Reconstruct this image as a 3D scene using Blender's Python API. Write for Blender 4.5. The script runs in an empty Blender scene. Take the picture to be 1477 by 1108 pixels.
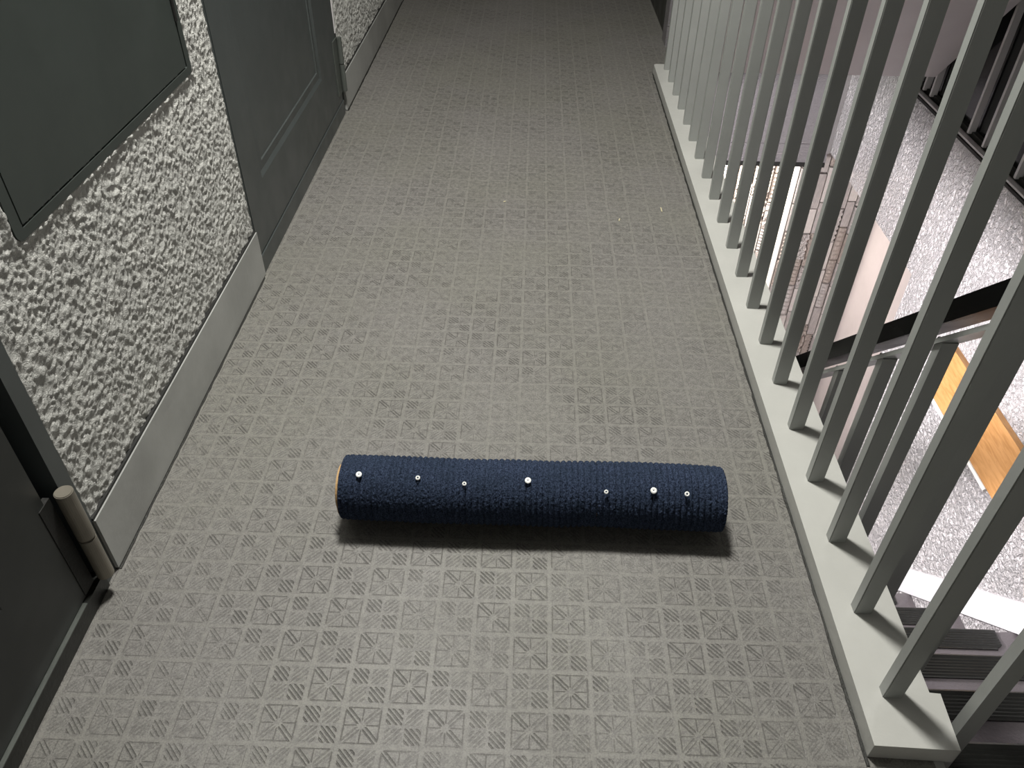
import bpy, bmesh, math, random
import numpy as np
from mathutils import Matrix, Vector
sc = bpy.context.scene
C = bpy.context.collection
random.seed(4)
rng = np.random.default_rng(7)

# ------------------------------------------------------------------ camera
cam_d = bpy.data.cameras.new('camera'); cam = bpy.data.objects.new('camera', cam_d); C.objects.link(cam)
cam_d.sensor_width = 36.0; cam_d.sensor_fit = 'HORIZONTAL'; cam_d.lens = 1138.2 * 36 / 1477
cam_d.clip_start = 0.02
cam.matrix_world = Matrix.Translation((0, 0, 1.0)) @ Matrix.Rotation(0.0197, 4, 'Z') @ Matrix.Rotation(0.8713, 4, 'X') @ Matrix.Rotation(0.0152, 4, 'Z')
sc.camera = cam
# ------------------------------------------------------------------ world, lights, exposure
w = bpy.data.worlds.new('world'); sc.world = w; w.use_nodes = True
w.node_tree.nodes['Background'].inputs[0].default_value = (0.8, 0.95, 1.0, 1)
w.node_tree.nodes['Background'].inputs[1].default_value = 0.07
sc.view_settings.view_transform = 'Standard'; sc.view_settings.look = 'None'
sc.view_settings.gamma = 1.0; sc.view_settings.use_curve_mapping = False
sc.view_settings.exposure = 0.0

def area(name, loc, sx, sy, power, col, rot=(0, 0, 0), shape='RECTANGLE'):
    l = bpy.data.lights.new(name, 'AREA'); l.shape = shape; l.size = sx; l.size_y = sy
    l.energy = power; l.color = col
    o = bpy.data.objects.new(name, l); C.objects.link(o); o.location = loc; o.rotation_euler = rot
    return o
LAMP = (-0.15, 1.45, 2.33)
area('corridor_lamp_light', (LAMP[0], LAMP[1], 2.29), 0.30, 0.30, 80, (1.0, 0.985, 0.93), shape='DISK')
pl = bpy.data.lights.new('lower_lamp_light', 'POINT'); pl.energy = 190; pl.color = (1.0, 0.95, 0.97); pl.shadow_soft_size = 0.088
plo = bpy.data.objects.new('lower_lamp_light', pl); C.objects.link(plo); plo.location = (0.0, 1.70, -0.232)
area('stone_recess_light', (0.95, 3.56, -0.46), 0.2, 0.06, 26, (1.0, 0.90, 0.80))  # unseen light added in the recess to brighten the left stones

# ------------------------------------------------------------------ node helpers
class NT:
    def __init__(s, name):
        s.m = bpy.data.materials.new(name); s.m.use_nodes = True
        s.t = s.m.node_tree; s.b = s.t.nodes['Principled BSDF']
        s._co = None
    def n(s, typ, **kw):
        nd = s.t.nodes.new(typ)
        for k, v in kw.items(): setattr(nd, k, v)
        return nd
    def put(s, sock, v):
        if isinstance(v, (int, float)): sock.default_value = v
        elif isinstance(v, tuple): sock.default_value = v if len(v) == 4 or sock.type == 'VECTOR' else (*v, 1)
        else: s.t.links.new(v, sock)
    def math(s, op, a, b=0.0, c=0.0):
        nd = s.n('ShaderNodeMath', operation=op)
        s.put(nd.inputs[0], a); s.put(nd.inputs[1], b); s.put(nd.inputs[2], c)
        return nd.outputs[0]
    def co(s):
        if s._co is None:
            s._co = s.n('ShaderNodeTexCoord').outputs['Object']
        return s._co
    def noise(s, scale, detail=3, rough=0.55, vec=None, dist=0.0):
        nd = s.n('ShaderNodeTexNoise'); s.put(nd.inputs['Vector'], vec if vec is not None else s.co())
        nd.inputs['Scale'].default_value = scale; nd.inputs['Detail'].default_value = detail
        nd.inputs['Roughness'].default_value = rough; nd.inputs['Distortion'].default_value = dist
        return nd.outputs['Fac']
    def mapv(s, scale):
        nd = s.n('ShaderNodeMapping'); s.put(nd.inputs['Vector'], s.co()); nd.inputs['Scale'].default_value = scale
        return nd.outputs[0]
    def ramp(s, f, a, b, lo=0.0, hi=1.0):
        nd = s.n('ShaderNodeMapRange', interpolation_type='SMOOTHSTEP')
        s.put(nd.inputs[0], f); s.put(nd.inputs[1], a); s.put(nd.inputs[2], b); s.put(nd.inputs[3], lo); s.put(nd.inputs[4], hi)
        return nd.outputs[0]
    def mix(s, f, a, b):
        nd = s.n('ShaderNodeMix', data_type='RGBA'); s.put(nd.inputs[0], f); s.put(nd.inputs[6], a); s.put(nd.inputs[7], b)
        return nd.outputs[2]
    def bump(s, h, dist, strength=1.0, prev=None):
        nd = s.n('ShaderNodeBump'); nd.inputs['Strength'].default_value = strength; nd.inputs['Distance'].default_value = dist
        s.put(nd.inputs['Height'], h)
        if prev is not None: s.put(nd.inputs['Normal'], prev)
        return nd.outputs[0]
    def fin(s, col=None, rough=None, norm=None, metal=None, spec=None):
        if col is not None: s.put(s.b.inputs['Base Color'], col)
        if rough is not None: s.put(s.b.inputs['Roughness'], rough)
        if norm is not None: s.put(s.b.inputs['Normal'], norm)
        if metal is not None: s.put(s.b.inputs['Metallic'], metal)
        if spec is not None: s.put(s.b.inputs['Specular IOR Level'], spec)
        return s.m

def paint(name, col, rough=0.4, var=0.12, bd=0.0004, scale=40, metal=0.0, spec=0.5):
    t = NT(name)
    f = t.ramp(t.noise(6, 4), 0.3, 0.7)
    d = tuple(c * (1 - var) for c in col)
    return t.fin(t.mix(f, col, d), t.ramp(t.noise(9, 2), 0.3, 0.7, rough * 0.85, rough * 1.15), t.bump(t.noise(scale, 4), bd), metal, spec)

M = {}
def make_floor():
    t = NT('embossed_vinyl')
    sep = t.n('ShaderNodeSeparateXYZ'); t.put(sep.inputs[0], t.co())
    X = t.math('ADD', t.math('DIVIDE', t.math('ADD', sep.outputs[0], 0.171), 0.0545), 400.0)
    Y = t.math('ADD', t.math('DIVIDE', t.math('SUBTRACT', sep.outputs[1], 0.520), 0.0558), 400.0)
    u = t.math('SUBTRACT', t.math('FRACT', X), 0.5); v = t.math('SUBTRACT', t.math('FRACT', Y), 0.5)
    par = t.math('MODULO', t.math('ADD', t.math('FLOOR', X), t.math('FLOOR', Y)), 2.0)   # 0 -> motif A
    par = t.math('GREATER_THAN', par, 0.5)
    au = t.math('ABSOLUTE', u); av = t.math('ABSOLUTE', v)
    e = t.math('MULTIPLY', t.math('ABSOLUTE', t.math('SUBTRACT', au, av)), 0.7071)
    mx = t.math('MAXIMUM', au, av); mn = t.math('MINIMUM', au, av)
    back = t.math('LESS_THAN', t.math('MULTIPLY', u, v), 0.0)     # quadrants with the \ strokes
    def line(d, c, wd): return t.ramp(t.math('ABSOLUTE', t.math('SUBTRACT', d, c)), wd * 0.35, wd, 1.0, 0.0)
    inside = t.ramp(mx, 0.41, 0.44, 1.0, 0.0)
    off = t.ramp(mn, 0.03, 0.06)
    # motif B : nested diagonal strokes
    B = t.math('MAXIMUM', line(e, 0.0, 0.027), t.math('MAXIMUM', line(e, 0.095, 0.027), line(e, 0.20, 0.030)))
    B = t.math('MULTIPLY', t.math('MULTIPLY', B, inside), off)
    bk = t.ramp(back, 0, 1, 0.42, 1.0)
    B = t.math('MULTIPLY', B, bk)
    # motif A : framed cross with double diagonals
    A = t.math('MULTIPLY', t.math('MULTIPLY', line(e, 0.045, 0.024), bk), t.math('MULTIPLY', inside, off))
    fr = t.math('MULTIPLY', line(mx, 0.425, 0.019), t.ramp(mn, 0.34, 0.38, 1.0, 0.0))
    ax = t.math('MULTIPLY', line(mn, 0.0, 0.016), t.math('MULTIPLY', t.ramp(mx, 0.1, 0.14), inside))
    A = t.math('MAXIMUM', A, t.math('MULTIPLY', t.math('MAXIMUM', fr, ax), 0.65))
    g = t.math('ADD', t.math('MULTIPLY', A, t.math('SUBTRACT', 1.0, par)), t.math('MULTIPLY', B, par))
    wear = t.ramp(t.noise(5, 4), 0.38, 0.62, 0.35, 1.0)
    g = t.math('MULTIPLY', g, wear)
    g = t.math('MULTIPLY', g, t.ramp(t.noise(330, 2), 0.3, 0.5, 0.55, 1.0))
    seam = t.ramp(mx, 0.445, 0.48)
    grain = t.noise(420, 3, 0.7)
    med = t.noise(95, 4, 0.65)
    c = t.mix(t.ramp(t.noise(2.3, 4), 0.35, 0.65), (0.186, 0.179, 0.168), (0.178, 0.174, 0.152))
    c = t.mix(t.ramp(t.math('ADD', t.math('MULTIPLY', grain, 0.6), t.math('MULTIPLY', med, 0.4)), 0.42, 0.58, 0.0, 0.85), c, (0.096, 0.091, 0.085))
    c = t.mix(t.math('MULTIPLY', seam, 0.30), c, (0.19, 0.186, 0.165))
    c = t.mix(t.math('MULTIPLY', g, 0.66), c, (0.050, 0.047, 0.043))
    h = t.math('ADD', t.math('MULTIPLY', g, -1.0), t.math('MULTIPLY', grain, 0.35))
    nb = t.bump(h, 0.0009)
    nb = t.bump(t.noise(1.6, 2), 0.012, 0.6, nb)
    return t.fin(c, t.ramp(t.noise(3, 4), 0.3, 0.7, 0.46, 0.58), nb, spec=0.4)
M['floor'] = make_floor()

def stucco(name, col, col2, dist, rough, scale=130):
    t = NT(name)
    n1 = t.noise(scale, 4, 0.6, dist=0.4); n2 = t.noise(scale * 0.45, 3, 0.6)
    vo = t.n('ShaderNodeTexVoronoi'); t.put(vo.inputs['Vector'], t.co()); vo.inputs['Scale'].default_value = scale * 0.8
    h = t.math('ADD', t.math('MULTIPLY', t.ramp(n1, 0.35, 0.68), 1.0), t.math('ADD', t.math('MULTIPLY', n2, 0.7), t.math('MULTIPLY', vo.outputs['Distance'], -0.35)))
    return t.fin(t.mix(t.ramp(t.noise(14, 3), 0.35, 0.65), col, col2), rough, t.bump(h, dist), spec=0.5)
M['stucco'] = stucco('grey_stucco', (0.50, 0.50, 0.475), (0.44, 0.44, 0.42), 0.0022, 0.42, 150)
M['stucco_r'] = stucco('pale_stucco', (0.66, 0.635, 0.645), (0.60, 0.58, 0.59), 0.013, 0.33, 75)
M['smooth'] = paint('smooth_pink_grey_plaster', (0.44, 0.395, 0.39), 0.5, 0.08, 0.001, 30)
M['soffit'] = paint('soffit_plaster', (0.74, 0.69, 0.70), 0.55, 0.06, 0.0006, 20)
def brushed():
    t = NT('combed_grey_plaster')
    return t.fin((0.175, 0.165, 0.172), 0.45, t.bump(t.noise(60, 4, 0.6, t.mapv((1, 1, 3.5))), 0.004))
M['lintel'] = brushed()
M['kerb'] = paint('kerb_paint', (0.44, 0.44, 0.415), 0.33, 0.08, 0.0007, 60)
M['bar'] = paint('baluster_paint', (0.30, 0.312, 0.298), 0.36, 0.08, 0.0003, 120)
M['base'] = paint('baseboard_paint', (0.36, 0.365, 0.35), 0.33, 0.22, 0.0012, 18)
M['base_r'] = paint('white_baseboard_paint', (0.62, 0.61, 0.635), 0.4, 0.04, 0.0004, 30)
M['door'] = paint('door_paint', (0.055, 0.063, 0.062), 0.36, 0.10, 0.0002, 25)
M['door2'] = paint('near_door_paint', (0.014, 0.016, 0.015), 0.45, 0.10, 0.0002, 25)
M['hatch'] = paint('hatch_paint', (0.032, 0.040, 0.036), 0.45, 0.12, 0.0002, 30)
M['black'] = paint('black_gap', (0.010, 0.010, 0.009), 0.6, 0.3, 0.0008, 200)
M['sealant'] = paint('dirty_sealant', (0.018, 0.018, 0.015), 0.55, 0.5, 0.0015, 300)
M['hinge'] = paint('aged_hinge_steel', (0.24, 0.22, 0.18), 0.42, 0.45, 0.0004, 90, metal=0.35)
M['hinge_dark'] = paint('painted_hinge_steel', (0.10, 0.11, 0.10), 0.35, 0.3, 0.0004, 90, metal=0.3)
M['rail'] = paint('black_handrail_plastic', (0.003, 0.003, 0.003), 0.3, 0.1, 0.0001, 20, spec=0.04)
M['tread'] = paint('stair_paint', (0.110, 0.098, 0.105), 0.5, 0.15, 0.0010, 160)
M['rubber'] = paint('black_rubber', (0.010, 0.011, 0.009), 0.4, 0.2, 0.0004, 150)
M['dark'] = paint('dark_metal_panel', (0.025, 0.026, 0.021), 0.5, 0.1, 0.0003, 20)
M['alu'] = paint('window_aluminium', (0.62, 0.60, 0.60), 0.35, 0.1, 0.0002, 60)
M['pane'] = paint('night_glass', (0.012, 0.013, 0.013), 0.12, 0.3, 0.0006, 6)
M['ceil'] = paint('ceiling_paint', (0.62, 0.62, 0.60), 0.6, 0.05)
M['white'] = paint('white_trim', (0.75, 0.72, 0.68), 0.35, 0.05)
M['ring'] = paint('white_plastic', (0.86, 0.87, 0.84), 0.35, 0.05, 0.0001)
M['tan'] = paint('tan_backing', (0.52, 0.33, 0.15), 0.65, 0.3, 0.0010, 200)
M['pink'] = paint('pink_sign_paint', (0.75, 0.22, 0.26), 0.5, 0.05)
M['straw'] = paint('dry_straw', (0.50, 0.45, 0.30), 0.6, 0.2)
M['stone_a'] = paint('grey_split_stone', (0.47, 0.43, 0.41), 0.65, 0.25, 0.002, 70)
M['stone_b'] = paint('brownish_split_stone', (0.42, 0.36, 0.32), 0.65, 0.3, 0.003, 60)
M['stone_c'] = paint('pale_sawn_stone', (0.55, 0.51, 0.48), 0.6, 0.12, 0.001, 70)
def wood():
    t = NT('orange_wood')
    f = t.noise(9, 5, 0.6, t.mapv((6, 1.2, 9)), 0.8)
    return t.fin(t.mix(t.ramp(f, 0.35, 0.68), (0.46, 0.245, 0.095), (0.34, 0.165, 0.055)), 0.28, t.bump(f, 0.0006))
M['wood'] = wood()
def pile():
    t = NT('navy_ribbed_pile')
    f = t.noise(420, 3, 0.75); g = t.noise(25, 3)
    c = t.mix(t.ramp(f, 0.35, 0.68), (0.004, 0.008, 0.020), (0.050, 0.070, 0.120))
    c = t.mix(t.ramp(g, 0.4, 0.7, 0, 0.35), c, (0.014, 0.024, 0.040))
    return t.fin(c, 0.9, t.bump(f, 0.0016), spec=0.15)
M['pile'] = pile()

# ------------------------------------------------------------------ mesh helpers
def link(name, me, m, parent=None, smooth=False):
    o = bpy.data.objects.new(name, me); C.objects.link(o)
    if m is not None: me.materials.append(m)
    if smooth:
        for p in me.polygons: p.use_smooth = True
    if parent is not None: o.parent = parent
    return o
def obj(name, bm, m, parent=None, smooth=False, bevel=0.0):
    if bevel > 0:
        bmesh.ops.bevel(bm, geom=[e for e in bm.edges if len(e.link_faces) == 2 and e.calc_face_angle(0) > 0.5], offset=bevel, segments=2, affect='EDGES', clamp_overlap=True)
    bmesh.ops.recalc_face_normals(bm, faces=bm.faces)
    me = bpy.data.meshes.new(name); bm.to_mesh(me); bm.free()
    return link(name, me, m, parent, smooth)
def box(bm, x0, x1, y0, y1, z0, z1):
    v = [bm.verts.new((x, y, z)) for x in (x0, x1) for y in (y0, y1) for z in (z0, z1)]
    for f in ((0, 1, 3, 2), (4, 6, 7, 5), (0, 4, 5, 1), (2, 3, 7, 6), (0, 2, 6, 4), (1, 5, 7, 3)):
        bm.faces.new([v[i] for i in f])
    return v
def bx(*a):
    bm = bmesh.new(); box(bm, *a); return bm
def prism(pts, axis, a, b, bm=None):
    """extrude polygon pts (2-D) along axis 0/1/2 from a to b"""
    bm = bm or bmesh.new()
    def P(p, t):
        return {0: (t, p[0], p[1]), 1: (p[0], t, p[1]), 2: (p[0], p[1], t)}[axis]
    A = [bm.verts.new(P(p, a)) for p in pts]; B = [bm.verts.new(P(p, b)) for p in pts]
    bm.faces.new(A); bm.faces.new(B[::-1]); n = len(pts)
    for i in range(n): bm.faces.new((A[i], A[(i + 1) % n], B[(i + 1) % n], B[i]))
    return bm
def cyl(bm, p, q, r, seg=20):
    p = Vector(p); q = Vector(q); d = q - p
    rot = d.to_track_quat('Z', 'Y').to_matrix().to_4x4()
    bmesh.ops.create_cone(bm, cap_ends=True, segments=seg, radius1=r, radius2=r, depth=d.length, matrix=Matrix.Translation((p + q) / 2) @ rot)
    return bm
def empty(name, label, cat, loc=(0, 0, 0), group=None):
    o = bpy.data.objects.new(name, None); C.objects.link(o); o.location = loc; o.empty_display_size = 0.05
    o['label'] = label; o['category'] = cat
    if group: o['group'] = group
    return o
def tag(o, label, cat, group=None):
    o['label'] = label; o['category'] = cat
    if group: o['group'] = group
    return o
def st(o): o['kind'] = 'structure'; return o

XL = -0.616; XR = 1.30
# ------------------------------------------------------------------ structure
bm = bx(XL - 0.12, 0.53, -1.2, 6.2, -0.14, 0.0); box(bm, 0.53, 0.546, 3.018, 6.2, -0.14, 0.0)
floor = st(obj('floor', bm, M['floor']))
st(obj('floor_landing', bx(0.53, XR, -1.2, 0.392, -0.14, 0.0), M['floor']))
st(obj('ceiling', bx(XL - 0.12, XR + 0.12, -1.3, 6.3, 2.35, 2.45), M['ceil']))
st(obj('wall_back', bx(XL - 0.12, XR + 0.12, -1.32, -1.2, -2.6, 2.35), M['ceil']))
st(obj('wall_far', bx(XL - 0.12, 0.62, 6.2, 6.32, 0.0, 2.35), M['smooth']))

def vnoise(ny, nz, cells_y, cells_z):
    """smooth random field by bicubic-like upsampling"""
    g = rng.random((cells_y + 3, cells_z + 3))
    yy = np.linspace(0, cells_y, ny, endpoint=False); zz = np.linspace(0, cells_z, nz, endpoint=False)
    iy = yy.astype(int); fy = yy - iy; iz = zz.astype(int); fz = zz - iz
    fy = fy * fy * (3 - 2 * fy); fz = fz * fz * (3 - 2 * fz)
    a = g[iy][:, iz]; b = g[iy + 1][:, iz]; c = g[iy][:, iz + 1]; d = g[iy + 1][:, iz + 1]
    F = fy[:, None]; G = fz[None, :]
    return (a * (1 - F) + b * F) * (1 - G) + (c * (1 - F) + d * F) * G
def grid_mesh(name, co, nu, nv):
    idx = np.arange(nu * nv).reshape(nu, nv)
    q = np.stack([idx[:-1, :-1], idx[1:, :-1], idx[1:, 1:], idx[:-1, 1:]], -1).reshape(-1, 4)
    me = bpy.data.meshes.new(name)
    me.vertices.add(nu * nv); me.vertices.foreach_set('co', co.reshape(-1).astype(np.float32))
    me.loops.add(q.size); me.loops.foreach_set('vertex_index', q.reshape(-1).astype(np.int32))
    me.polygons.add(len(q)); me.polygons.foreach_set('loop_start', np.arange(0, q.size, 4, dtype=np.int32))
    me.polygons.foreach_set('use_smooth', np.ones(len(q), dtype=bool))
    me.update(calc_edges=True); me.validate()
    return me
# left wall : a core with door openings, plus rough plaster relief where the view is close
bm = bmesh.new()
XW = XL - 0.004
for (a, b) in ((0.725, 1.558), (2.574, 6.2)):
    box(bm, XL - 0.12, XW, a, b, 0.0, 2.35)
box(bm, XL - 0.12, XW, -1.2, -0.20, 0.0, 2.35)
box(bm, XL - 0.12, XW, -0.20, 0.725, 2.0, 2.35); box(bm, XL - 0.12, XW, 1.558, 2.574, 2.0, 2.35)
box(bm, XL - 0.12, XL, -1.2, 6.2, -2.6, -0.14)
wl = st(obj('wall_left', bm, M['stucco']))
def plaster(y0, y1, z0, z1, cell, amp):
    ny = int((y1 - y0) / cell); nz = int((z1 - z0) / cell)
    h = np.zeros((ny, nz))
    L = (y1 - y0, z1 - z0)
    for s, a in ((0.024, 0.30), (0.0105, 0.70), (0.0062, 0.95), (0.0038, 0.65)):
        h += a * (vnoise(ny, nz, max(2, int(L[0] / s)), max(2, int(L[1] / s))) - 0.5)
    h = np.where(h > 0, h, h * 0.6)
    h = np.tanh(h * 1.8)
    Y = np.linspace(y0, y1, ny); Z = np.linspace(z0, z1, nz)
    YY, ZZ = np.meshgrid(Y, Z, indexing='ij')
    ed = np.clip(np.minimum(np.minimum(YY - y0, y1 - YY), 0.02) / 0.012, 0, 1)
    XX = XL - 0.001 + amp * h * (0.4 + 0.6 * ed)
    dh = np.maximum(np.maximum(0.817 - YY, YY - 1.432), 0.509 - ZZ)
    XX += 0.0042 * np.exp(-((dh - 0.004) / 0.006) ** 2)
    XX[0, :] = XW; XX[-1, :] = XW; XX[:, 0] = XW; XX[:, -1] = XW
    return grid_mesh('plaster_relief', np.stack([XX, YY, ZZ], -1), ny, nz)
M['stucco_fine'] = stucco('grey_stucco_fine', (0.52, 0.52, 0.49), (0.46, 0.46, 0.435), 0.0011, 0.38, 400)
link('plaster_relief', plaster(0.7245, 1.5585, 0.108, 0.80, 0.0018, 0.0029), M['stucco_fine'], wl)
link('plaster_relief', plaster(0.7245, 1.5585, 0.795, 2.35, 0.012, 0.0030), M['stucco'], wl)
link('plaster_relief', plaster(2.573, 4.2, 0.108, 0.62, 0.0028, 0.0032), M['stucco_fine'], wl)

# right wall (stucco) with window opening and the porch opening low down
bm = bmesh.new()
T = 0.13
ZW0, ZW1 = 0.055, 1.30; YW0, YW1 = 0.55, 2.77
YO0, YO1, ZO = 2.32, 3.33, -0.42
box(bm, XR, XR + T, -1.2, YO0, -2.6, ZW0)           # low wall up to window sill
box(bm, XR, XR + T, YO0, YO1, ZO, ZW0)              # band over the opening
box(bm, XR, XR + T, -1.2, YW0, ZW0, 2.35)
box(bm, XR, XR + T, YW1, YO1, ZW0, 2.35)
box(bm, XR, XR + T, YW0, YW1, ZW1, 2.35)
st(obj('wall_right', bm, M['stucco_r']))
# porch recess beyond the opening
bm = bmesh.new()
box(bm, 1.655, 1.755, 2.10, 3.56, -2.6, -0.30)
box(bm, XR + T, 1.655, 2.10, 2.20, -2.6, -0.30)
box(bm, XR + T, 1.755, 2.10, 3.56, -0.30, -0.22)
st(obj('wall_porch', bm, M['smooth']))
# far wall of the stairwell above the opening, with a joint line
bm = bmesh.new()
box(bm, 0.53, XR, 3.33, 3.43, -0.392, 2.35)
box(bm, 0.53, XR, 3.334, 3.43, -0.395, -0.390)
box(bm, 0.53, XR, 3.33, 3.43, -0.478, -0.395)
st(obj('wall_lintel', bm, M['lintel']))
st(obj('trim_1', bx(0.53, XR - 0.002, 3.322, 3.43, -0.496, -0.478), M['black']))
st(obj('floor_lower', bx(XL - 0.12, 1.8, -1.2, 4.2, -2.75, -2.6), M['tread']))
# corner strip with the paint-chipped end seen at the bottom of the well corner
bm = bmesh.new(); box(bm, XR - 0.020, XR - 0.001, 3.306, 3.329, -0.425, 2.3)
st(obj('trim_2', bm, paint('corner_strip_paint', (0.20, 0.19, 0.19), 0.5), bevel=0.003))
# dark wall beyond the railing
st(obj('wall_dark', bx(0.545, 0.60, 3.032, 6.2, 0.0, 2.35), M['dark']))
# stair soffit of the upper flight
s = 0.98; y_e, z_e = 2.625, 0.135
pts = [(y_e, z_e), (y_e, z_e + 0.20), (0.42, z_e + 0.20 + s * (y_e - 0.42)), (0.42 , z_e + s * (y_e - 0.42))]
st(obj('ceiling_soffit', prism(pts, 0, 0.56, XR - 0.001), M['soffit']))

# stone wall behind : backing and individual stones
bm = bmesh.new()
box(bm, 1.262, 1.80, 3.52, 3.62, -2.6, -0.30); box(bm, 0.40, 1.262, 3.72, 3.82, -2.6, -0.30)  # left part set back, shaped so the recess light misses the right stones
box(bm, 0.40, 1.8, 3.43, 3.98, -0.30, -0.22)
sw = st(obj('wall_stone', bm, M['black']))
def stone_flat(dep):
    bm = bx(-0.5, 0.5, -dep, 0.0, -0.5, 0.5); return bm
def stone_mesh(kind):
    nx, nz = (5, 15)
    bm = bmesh.new(); V = []
    for k in range(nz):
        row = []
        for i in range(nx):
            x = i / (nx - 1) - 0.5; z = k / (nz - 1) - 0.5
            d = 0.020
            if kind == 'bumpy': d = 0.014 + 0.020 * abs(math.sin(k * math.pi / 2.0 + 0.4)) * math.cos(x * 2.6)
            if kind == 'zigzag':
                d = 0.020 + random.uniform(-.002, .002); x = x if x < 0.2 else x - (0.40 if k % 2 else 0.0) * (x if x > 0 else 0)
            if kind == 'rough': d = 0.016 + random.uniform(-0.007, 0.012)
            row.append(bm.verts.new((x, -d, z)))
        V.append(row)
    for k in range(nz - 1):
        for i in range(nx - 1): bm.faces.new((V[k][i], V[k][i + 1], V[k + 1][i + 1], V[k + 1][i]))
    ed = [e for e in bm.edges if e.is_boundary]
    r = bmesh.ops.extrude_edge_only(bm, edges=ed)
    for v in r['geom']:
        if isinstance(v, bmesh.types.BMVert): v.co.y = 0.0
    bmesh.ops.recalc_face_normals(bm, faces=bm.faces)
    me = bpy.data.meshes.new('stone_' + kind); bm.to_mesh(me); bm.free(); return me
def flat_mesh():
    bm = bx(-0.5, 0.5, -0.020, 0, -0.5, 0.5)
    me = bpy.data.meshes.new('stone_flat'); bmesh.ops.recalc_face_normals(bm, faces=bm.faces); bm.to_mesh(me); bm.free(); return me
SM = []
for kd in ('flat', 'flat', 'zigzag', 'bumpy', 'rough'):
    for mm in (('stone_a', 'stone_c') if kd == 'flat' else ('stone_a', 'stone_b')):
        me = flat_mesh() if kd == 'flat' else stone_mesh(kd); me.materials.append(M[mm]); SM.append(me)
def lay(x0, x1, y, z0, z1):
    x = x0
    while x < x1 - 0.01:
        wd = random.uniform(0.038, 0.047)
        if x + wd > x1: wd = x1 - x
        z = z1 + random.uniform(0, 0.14)
        while z > z0:
            h = random.uniform(0.13, 0.19)
            o = bpy.data.objects.new('stone', random.choice(SM)); C.objects.link(o); o.parent = sw
            o.location = (x + wd / 2, y + random.uniform(-0.004, 0.004), z - h / 2)
            o.scale = (wd - 0.0065, random.uniform(0.8, 1.3), h - 0.0065)
            z -= h
        x += wd
lay(1.265, 1.654, 3.52, -1.85, -0.52)
lay(0.78, 1.256, 3.72, -1.75, -0.55)
st(obj('trim_8', bx(1.2575, 1.2625, 3.505, 3.72, -2.6, -0.30), M['white']))

# ------------------------------------------------------------------ baseboards, kerb, sealant
def baseboard(name, y0, y1):
    bm = bx(XL - 0.001, XL + 0.006, y0, y1, 0.003, 0.112)
    o = st(obj(name, bm, M['base'], bevel=0.0015))
    bm = bx(XL - 0.003, XL + 0.0035, y0, y1, 0.112, 0.1165)
    obj('top_gap', bm, M['black'], o); return o
baseboard('baseboard_left', 0.7235, 1.560)
baseboard('baseboard_left_far', 2.575, 6.2)
def jag(name, x, y0, y1, wdt, z=0.0015, step=0.015, side=1):
    bm = bmesh.new(); prev = None; y = y0
    while y < y1:
        a = bm.verts.new((x, y, z)); b = bm.verts.new((x + side * wdt * random.uniform(0.6, 1.1), y, z))
        a2 = bm.verts.new((x, y, 0)); b2 = bm.verts.new((b.co.x, y, 0))
        if prev:
            bm.faces.new((prev[0], prev[1], b, a)); bm.faces.new((prev[1], prev[3], b2, b)); bm.faces.new((prev[3], prev[2], a2, b2))
        prev = (a, b, a2, b2); y += step * random.uniform(0.6, 1.5)
    return st(obj(name, bm, M['sealant']))
jag('trim_3', XL + 0.006, 0.7235, 1.560, 0.0035)
jag('trim_4', XL + 0.006, 2.575, 5.5, 0.004)
jag('trim_5', 0.4475, 0.462, 3.02, 0.0045, side=-1)
# kerb the railing stands on (far end slightly rounded, wider foot at the near end)
pts = [(0.4476, 0.474), (0.4478, 3.008), (0.456, 3.017), (0.543, 3.017), (0.5425, 0.547), (0.5565, 0.546), (0.553, 0.471)]
kb = prism(pts, 2, 0.0005, 0.031)
# subdivide so the painted edge can wobble
kerb = st(obj('trim_6', kb, M['kerb'], bevel=0.0028)); kerb['label'] = 'pale grey painted kerb under the long railing'
st(obj('trim_7', bx(0.5305, 0.5425, 0.40, 3.017, -0.16, 0.0), M['base']))

# ------------------------------------------------------------------ upper railing
rl = empty('stair_railing', 'long grey metal railing with square balusters standing on the pale kerb beside the floor', 'railing', (0.49, 1.75, 0.031))
def ch(o, p):
    o.parent = p; o.matrix_parent_inverse = Matrix.Translation(p.location).inverted(); return o
def bar_mesh(wx, wy, z0, z1):
    bm = bx(-wx / 2, wx / 2, -wy / 2, wy / 2, z0, z1)
    bmesh.ops.bevel(bm, geom=list(bm.edges), offset=0.0013, segments=2, affect='EDGES')
    bmesh.ops.recalc_face_normals(bm, faces=bm.faces)
    me = bpy.data.meshes.new('baluster'); bm.to_mesh(me); bm.free(); me.materials.append(M['bar']); return me
bme = bar_mesh(0.0255, 0.0165, 0.030, 1.10)
for i in range(20):
    y = 0.5376 + 0.127 * i + 0.0083
    o = bpy.data.objects.new('baluster', bme); C.objects.link(o); o.location = (0.4915 + random.uniform(-.0008, .0008), y, random.uniform(-0.0004, 0.0))
    o.rotation_euler = (0, random.uniform(-.0015, .0015), random.uniform(-.02, .02)); ch(o, rl)
o = obj('top_rail', bx(0.462, 0.52, 0.47, 3.03, 1.098, 1.122), M['rail'], bevel=0.005); ch(o, rl)

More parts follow.
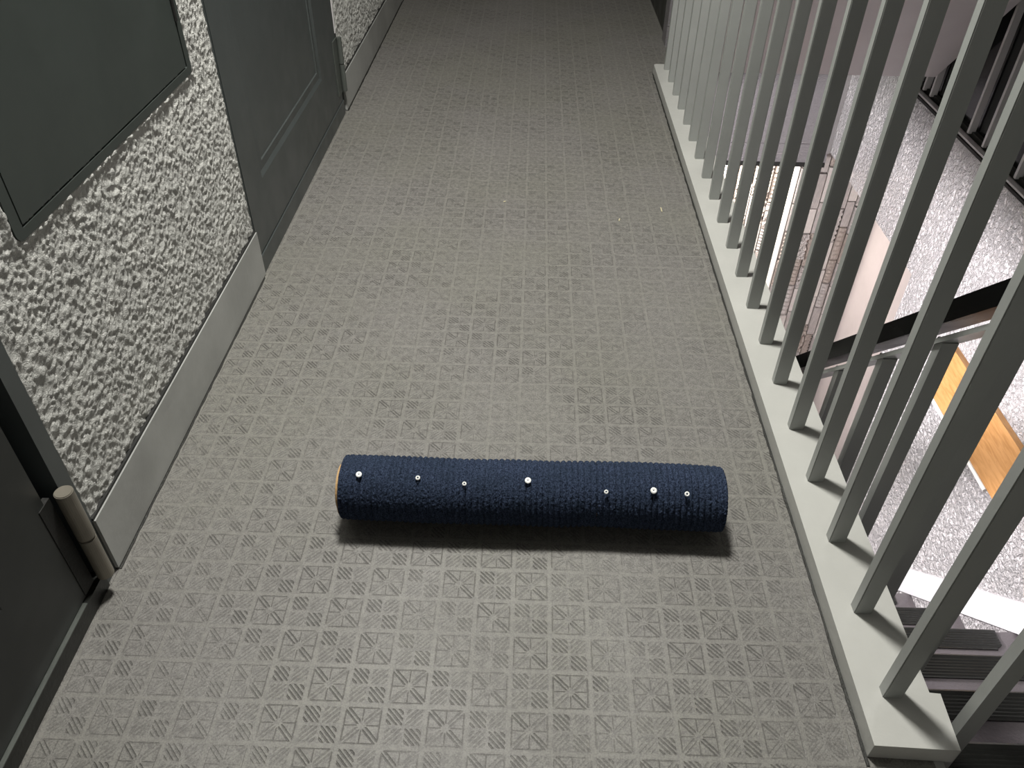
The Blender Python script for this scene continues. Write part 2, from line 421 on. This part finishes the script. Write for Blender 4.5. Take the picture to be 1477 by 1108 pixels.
# ------------------------------------------------------------------ lower flight : stairs
sc_e = empty('staircase', 'dark purple-grey stairs with black ribbed nosings descending beside the kerb', 'stairs', (0.92, 1.4, -1.2))
def nos_mesh():
    # ribbed rubber strip with chamfered far corner, local: x 0..0.66, y -0.052..0
    bm = bmesh.new()
    x0, x1 = 0.0, 0.66
    prof = [(-0.054, 0.0), (-0.054, 0.004)]
    ys = np.linspace(-0.050, -0.006, 13)
    for k, y in enumerate(ys): prof.append((y, 0.0055 if k % 2 else 0.0035))
    prof += [(0.0, 0.0065), (0.004, 0.004), (0.004, -0.028), (0.0, -0.028)]
    A = []; B = []
    for (y, z) in prof:
        A.append(bm.verts.new((x0, y, z)))
        cut = 0.014 if y < -0.045 else (0.010 if y > 0.002 else 0.0)
        B.append(bm.verts.new((x1 - cut, y, z)))
    for i in range(len(prof) - 1): bm.faces.new((A[i], A[i + 1], B[i + 1], B[i]))
    bm.faces.new(A[::-1]); bm.faces.new(B)
    bmesh.ops.recalc_face_normals(bm, faces=bm.faces)
    me = bpy.data.meshes.new('nosing'); bm.to_mesh(me); bm.free(); me.materials.append(M['rubber']); return me
nme = nos_mesh()
bm = bmesh.new(); 
glm = []
for k in range(0, 13):
    yn = 0.592 + 0.2 * (k - 1); z = -0.2 * k
    if k > 0:
        o = obj('step', bx(0.555 if k > 0 else 0.53, XR - 0.0015, yn - 0.225, yn, -2.6 if k > 11 else z - 0.36, z), M['tread'], bevel=0.002); ch(o, sc_e)
        n = bpy.data.objects.new('nosing', nme); C.objects.link(n); n.parent = o; n.location = (0.58, yn, z)
    if k > 11: break
# sloped side trim at the wall
dz = lambda y: -(y - 0.592) - 0.2
y0, y1 = 0.40, 2.30
pts = [(y0, dz(y0)), (y0, dz(y0) + 0.117), (y1, dz(y1) + 0.117), (y1, dz(y1))]
st(obj('baseboard_right', prism(pts, 0, XR - 0.010, XR + 0.001), M['base_r'], bevel=0.0015))

# lower flight railing
XB = 0.585
lr = empty('lower_railing', 'grey stair railing with a black sloping handrail going down behind the kerb', 'railing', (XB, 1.4, -1.0))
hz = lambda y: -(y - 1.324) * 1.008 - 0.019      # handrail top line at x = .58
def slope_bar(x0, x1, y0, y1, top, bot):
    return prism([(y0, hz(y0) + bot), (y0, hz(y0) + top), (y1, hz(y1) + top), (y1, hz(y1) + bot)], 0, x0, x1)
o = obj('handrail', slope_bar(XB - 0.022, XB + 0.022, 0.44, 3.0, 0.0, -0.040), M['rail'], bevel=0.006); ch(o, lr)
o = obj('rail_flat_bar', slope_bar(XB - 0.015, XB + 0.015, 0.44, 3.0, -0.062, -0.072), M['bar'], bevel=0.001); ch(o, lr)
for yb in [0.515 + 0.1255 * i for i in range(19)]:
    zt = hz(yb) - 0.066; k = max(0, math.floor((yb - 0.392) / 0.2) + 1)
    zb = -0.2 * k
    bmb = bx(-0.0115, 0.0115, -0.008, 0.008, zb, zt)
    o = obj('baluster', bmb, M['bar'], bevel=0.001); o.location = (XB, yb, 0)
    ch(o, lr)

# wooden board with white trim on the right wall
wb = empty('wall_board', 'orange varnished wooden board with a white lower edge fixed to the rough stairwell wall', 'board', (XR, 1.68, -0.52))
o = obj('plank', bx(XR - 0.018, XR - 0.0005, 1.40, 1.955, -0.607, -0.424), M['wood'], bevel=0.003); ch(o, wb)
o = obj('edge_trim', cyl(bmesh.new(), (XR - 0.016, 1.52, -0.617), (XR - 0.016, 1.955, -0.617), 0.0065), M['white'], smooth=False); ch(o, wb)

# window on the right wall
wn = st(obj('window_1', bx(XR + 0.02, XR + 0.05, YW0, YW1, ZW0 + 0.002, ZW0 + 0.018), M['dark']))
obj('sill_track', bx(XR - 0.004, XR + 0.012, YW0, YW1 - 0.002, ZW0 + 0.0, ZW0 + 0.006), M['alu'], wn)
obj('sill_lip', bx(XR - 0.008, XR - 0.001, YW0, YW1 - 0.002, ZW0 - 0.010, ZW0 - 0.002), M['black'], wn)
for y in (2.70, 2.640, 2.338, 2.236, 2.032, 1.73, 1.63, 1.33):
    obj('mullion', bx(XR + 0.010, XR + 0.030, y - 0.0055, y + 0.0055, ZW0 + 0.012, ZW1), M['alu'], wn)
for a, b in ((0.55, 1.33), (1.33, 1.63), (1.63, 2.032), (2.032, 2.338), (2.338, 2.640), (2.640, 2.77)):
    obj('pane', bx(XR + 0.036, XR + 0.042, a, b, ZW0 + 0.012, ZW1), M['pane'], wn)

# ------------------------------------------------------------------ left doors
def panel_leaf(y0, y1, z0, z1, xf, py0, py1, pz0, pz1, dep=0.008, mold=0.030, thick=0.035):
    """door leaf facing +x with a recessed moulded panel"""
    bm = bmesh.new()
    def R(a, b, c, d, x): return [bm.verts.new((x, a, c)), bm.verts.new((x, b, c)), bm.verts.new((x, b, d)), bm.verts.new((x, a, d))]
    o = R(y0, y1, z0, z1, xf); p = R(py0, py1, pz0, pz1, xf)
    q = R(py0 + mold * .35, py1 - mold * .35, pz0 + mold * .35, pz1 - mold * .35, xf - dep)
    r = R(py0 + mold, py1 - mold, pz0 + mold, pz1 - mold, xf - dep * 0.75)
    t2 = R(py0 + mold + .002, py1 - mold - .002, pz0 + mold + .002, pz1 - mold - .002, xf - dep * 1.3)
    b = R(y0, y1, z0, z1, xf - thick)
    for A, B in ((o, p), (p, q), (q, r), (r, t2), (o, b)):
        for i in range(4): bm.faces.new((A[i], A[(i + 1) % 4], B[(i + 1) % 4], B[i]))
    bm.faces.new(t2); bm.faces.new(b)
    return bm
def door_frame(y0, y1, fw, x0, x1, top=2.0, sill=0.045):
    bm = bmesh.new()
    box(bm, x0, x1, y0, y0 + fw, 0, top); box(bm, x0, x1, y1 - fw, y1, 0, top); box(bm, x0, x1, y0 + fw, y1 - fw, top - fw, top)
    return bm
# far door
d1 = st(obj('door_1', door_frame(1.559, 2.573, 0.010, XL - 0.08, XL - 0.0015), M['door']))
obj('leaf', panel_leaf(1.566, 2.549, 0.047, 1.985, XL + 0.000, 1.679, 2.324, 0.186, 0.90, dep=0.005), M['door'], d1)
obj('threshold', bx(XL - 0.05, XL + 0.0025, 1.5605, 2.556, 0.0, 0.0435), M['door'], d1, bevel=0.002)
obj('gap', bx(XL - 0.04, XL - 0.003, 2.549, 2.563, 0.04, 1.98), M['black'], d1)
obj('jamb_edge', bx(XL - 0.02, XL + 0.0012, 2.556, 2.561, 0.25, 1.98), M['alu'], d1)
h = obj('hinge', cyl(bmesh.new(), (XL + 0.010, 2.553, 0.160), (XL + 0.010, 2.553, 0.240), 0.0085), M['hinge_dark'], d1, smooth=False, bevel=0.0012)
obj('hinge_barrel', cyl(bmesh.new(), (XL + 0.010, 2.553, 0.074), (XL + 0.010, 2.553, 0.158), 0.0085), M['hinge_dark'], h, bevel=0.0012)
obj('hinge_plate', bx(XL - 0.001, XL + 0.0035, 2.498, 2.546, 0.074, 0.240), M['hinge_dark'], h, bevel=0.001)
# near door
d2 = st(obj('door_2', door_frame(-0.20, 0.7235, 0.0275, XL - 0.10, XL + 0.001), M['door']))
obj('gap', bx(XL - 0.09, XL - 0.050, 0.655, 0.698, 0.02, 1.97), M['black'], d2)
obj('leaf', panel_leaf(-0.17, 0.664, 0.034, 1.965, XL - 0.002, -0.05, 0.532, 0.176, 0.90, dep=0.007), M['door2'], d2)
obj('threshold', bx(XL - 0.05, XL + 0.004, -0.17, 0.694, 0.0, 0.030), M['rubber'], d2, bevel=0.002)
obj('weather_strip', bx(XL - 0.02, XL + 0.0045, -0.17, 0.640, 0.0305, 0.0325), M['hinge_dark'], d2)
hx, hy = XL + 0.012, 0.688
h = obj('hinge', cyl(bmesh.new(), (hx, hy, 0.122), (hx, hy, 0.214), 0.0122, 28), M['hinge'], d2, bevel=0.0012)
obj('hinge_barrel', cyl(bmesh.new(), (hx, hy, 0.036), (hx, hy, 0.1205), 0.0118, 28), M['hinge'], h, bevel=0.0012)
obj('hinge_plate', bx(XL - 0.010, XL - 0.0008, 0.650, 0.676, 0.036, 0.214), M['black'], h, bevel=0.001)  # flush black plate stands in for the shadow beside the hinge

# wall hatch
hc = empty('wall_hatch', 'large dark green-grey metal hatch with rounded frame on the rough left wall', 'hatch', (XL, 1.12, 0.51))
def rrect(y0, y1, z0, z1, r, n=6):
    p = []
    for cy, cz, a0 in ((y1 - r, z0 + r, -90), (y1 - r, z1 - r, 0), (y0 + r, z1 - r, 90), (y0 + r, z0 + r, 180)):
        for i in range(n + 1):
            a = math.radians(a0 + 90 * i / n); p.append((cy + r * math.cos(a), cz + r * math.sin(a)))
    return p
def ring(out, inn, x0, x1):
    bm = bmesh.new(); n = len(out)
    A = [bm.verts.new((x1, *p)) for p in out]; B = [bm.verts.new((x1, *p)) for p in inn]
    a = [bm.verts.new((x0, *p)) for p in out]; b = [bm.verts.new((x0, *p)) for p in inn]
    for i in range(n):
        j = (i + 1) % n
        bm.faces.new((A[i], A[j], B[j], B[i])); bm.faces.new((a[i], a[j], A[j], A[i])); bm.faces.new((B[i], B[j], b[j], b[i]))
    return bm
HY0, HY1, HZ0, HZ1 = 0.817, 1.432, 0.509, 1.22
o = obj('hatch_frame', ring(rrect(HY0, HY1, HZ0, HZ1, 0.014), rrect(HY0 + .018, HY1 - .018, HZ0 + .013, HZ1 - .018, 0.003), XL - 0.003, XL + 0.0042), M['hatch'], bevel=0.0012); ch(o, hc)
o = obj('hatch_shadow_gap', bx(XL - 0.003, XL + 0.0001, HY0 + .01, HY1 - .01, HZ0 + .01, HZ1 - .01), M['black']); ch(o, hc)
o = obj('hatch_door', bx(XL + 0.0005, XL + 0.0036, HY0 + .0215, HY1 - .0210, HZ0 + .0160, HZ1 - .020), M['hatch'], bevel=0.0015); ch(o, hc)
o = obj('hatch_hinge', cyl(bmesh.new(), (XL + 0.004, HY1 - .0185, 0.60), (XL + 0.004, HY1 - .0185, 0.68), 0.004), M['black']); ch(o, hc)

# ------------------------------------------------------------------ rolled mat
R0 = 0.0565; TH = 0.0075; LEN = 0.600
mat = empty('rolled_mat', 'navy blue ribbed carpet mat rolled up and lying across the grey patterned floor', 'rug', (0.0170, 0.850, 0.0))
mat.rotation_euler = (0, 0, -0.008)
def spiral(th):                       # centre line of the rolled mat, th=0 is the free end
    return R0 - TH * 0.5 - (TH + 0.0012) * th / (2 * math.pi)
TURN = 4.2 * 2 * math.pi; START = math.radians(-72)   # free end tucked low on the far side
ZC = R0 + 0.001
def xs_at(nx): return np.linspace(-LEN / 2, LEN / 2, nx)
def pile_part():
    nx = 840; dth = 0.0014 / R0
    nt = int(2 * math.pi * 1.03 / dth)
    th = np.linspace(0, 2 * math.pi * 1.03, nt)
    r = np.array([spiral(a) for a in th]) + TH * 0.5
    x = xs_at(nx)
    rib = np.abs(np.sin(np.pi * x / 0.0092 + 0.45 * np.sin(x * 31))) ** 0.6
    strength = 0.45 + 0.75 * vnoise(nx, nt, 12, 5)
    disp = 0.0044 * (rib[:, None] - 0.7) * strength
    n1 = rng.random((nx, nt)) - 0.5
    disp = disp + 0.0016 * n1 + 0.0012 * (vnoise(nx, nt, 210, 95) - 0.5) + 0.0032 * (vnoise(nx, nt, 9, 4) - 0.5)
    ang = START + th[None, :] + 0 * x[:, None]
    e = np.clip((LEN / 2 - np.abs(x)) / 0.006, 0, 1)            # rounded ends
    rr = r[None, :] + disp - (0.004 * (1 - np.sqrt(1 - (1 - e) ** 2)))[:, None]
    Yy = rr * np.cos(ang); Zz = rr * np.sin(ang)
    Zz = np.where(Zz < 0, Zz * 0.93, Zz)
    lean = 0.0025 * np.sin(x * 9)[:, None]
    co = np.stack([x[:, None] + 0.0006 * n1 + 0 * Yy, Yy + lean, np.maximum(ZC * 0.955 + Zz, 0.0008)], -1)
    return grid_mesh('pile', co, nx, nt)
p = link('pile', pile_part(), M['pile'], mat)
# backing sheet: full spiral, slightly longer at the left end
def backing():
    n = 260; bm = bmesh.new(); prev = None
    for i in range(n):
        t_ = TURN * i / (n - 1); a = START + t_
        r_o = spiral(t_) - TH * 0.30; r_i = spiral(t_) - TH * 0.55
        cur = []
        xl_ = -LEN / 2 + 0.004 - 0.010 * min(1, t_ / (2.2 * math.pi))
        for (xx, rr) in ((xl_, r_o), (LEN / 2 - 0.003, r_o), (LEN / 2 - 0.003, r_i), (xl_, r_i)):
            z = rr * math.sin(a); z = z * 0.93 if z < 0 else z
            cur.append(bm.verts.new((xx, rr * math.cos(a), ZC * 0.955 + z)))
        if prev:
            for k in range(4): bm.faces.new((prev[k], prev[(k + 1) % 4], cur[(k + 1) % 4], cur[k]))
        prev = cur
    return bm
obj('backing', backing(), M['tan'], mat)
def inner_pile():
    n = 240; bm = bmesh.new(); prev = None
    for i in range(n):
        t_ = 2 * math.pi + (TURN - 2 * math.pi) * i / (n - 1); a = START + t_
        r_o = spiral(t_) + TH * 0.5; r_i = spiral(t_) - TH * 0.05
        cur = []
        for (xx, rr) in ((-LEN / 2 + 0.001, r_o), (LEN / 2, r_o), (LEN / 2, r_i), (-LEN / 2 + 0.001, r_i)):
            z = rr * math.sin(a); z = z * 0.93 if z < 0 else z
            cur.append(bm.verts.new((xx, rr * math.cos(a), ZC * 0.955 + z)))
        if prev:
            for k in range(4): bm.faces.new((prev[k], prev[(k + 1) % 4], cur[(k + 1) % 4], cur[k]))
        prev = cur
    return bm
obj('inner_pile', inner_pile(), M['pile'], mat)
# white plastic eyelets
CAMP = Vector((0, 0, 1.0)); Rm = (Matrix.Rotation(0.0197, 3, 'Z') @ Matrix.Rotation(0.8713, 3, 'X') @ Matrix.Rotation(0.0152, 3, 'Z'))
EYE = [(-0.2497, 0.846, 1.0), (-0.1585, 0.844, .78), (-0.0865, 0.838, .72), (0.0105, 0.846, 1.05), (0.1300, 0.834, .72), (0.2020, 0.838, 1.05), (0.2525, 0.835, .82)]
for (ex, ey, sz) in EYE:
    bm = bmesh.new(); r = 0.0046 * sz; hr = 0.0011 if sz > .9 else 0.0019 * sz
    n = 20; prof = [(hr, 0.0), (hr, 0.0016), (r * .7, 0.0021), (r, 0.0012), (r, 0.0)]
    prev = None; rows = []
    for i in range(n):
        a = 2 * math.pi * i / n
        rows.append([bm.verts.new((q[0] * math.cos(a), q[0] * math.sin(a), q[1])) for q in prof])
    for i in range(n):
        A = rows[i]; B = rows[(i + 1) % n]
        for k in range(len(prof) - 1): bm.faces.new((A[k], A[k + 1], B[k + 1], B[k]))
    o = obj('eyelet', bm, M['ring'], mat, smooth=False)
    ly = ey - 0.866; ang = math.acos(max(-1, min(1, ly / (R0 + 0.001)))); 
    lz = ZC * 0.955 + (R0 + 0.0012) * math.sin(ang)
    o.location = (ex - 0.017, ly, lz); o.rotation_euler = (-(math.pi / 2 - ang) , 0.1 * (sz - 0.9), 0)

# ------------------------------------------------------------------ ceiling lamp (out of frame), small litter, far pink sign
lp = empty('ceiling_lamp', 'round white ceiling lamp above the corridor', 'lamp', (LAMP[0], LAMP[1], 2.35))
o = obj('lamp_base', cyl(bmesh.new(), (LAMP[0], LAMP[1], 2.30), (LAMP[0], LAMP[1], 2.35), 0.15, 32), M['white']); ch(o, lp)
def litter(name, label, x, y, l, wd, a):
    bm = bx(-l / 2, l / 2, -wd / 2, wd / 2, 0.0, 0.0012)
    for v in bm.verts: v.co.y += 0.15 * wd * math.sin(v.co.x * 300); v.co.z += 0.0005 if v.co.x > 0 else 0
    o = obj(name, bm, M['straw']); o.location = (x, y, 0.0002); o.rotation_euler = (0, 0, a); tag(o, label, 'litter', 'scraps on the corridor floor')
litter('dry_grass_bit', 'pale straw-coloured scrap on the floor nearest the kerb', 0.355, 1.93, 0.022, 0.003, 1.6)
litter('dry_grass_bit', 'short pale scrap on the floor left of the straw-coloured one', 0.238, 1.868, 0.012, 0.003, 1.3)
litter('dry_grass_bit', 'tiny whitish scrap in the middle of the corridor floor', -0.066, 1.955, 0.006, 0.004, 0.2)
o = obj('wall_sign', prism([(0.80 + 0.035 * math.cos(a), -0.60 + 0.06 * math.sin(a)) for a in [i * math.pi / 8 for i in range(16)]], 1, 3.685, 3.695), M['pink'])
tag(o, 'small pink sign on the brightly lit stone wall at the bottom of the stairwell', 'sign')
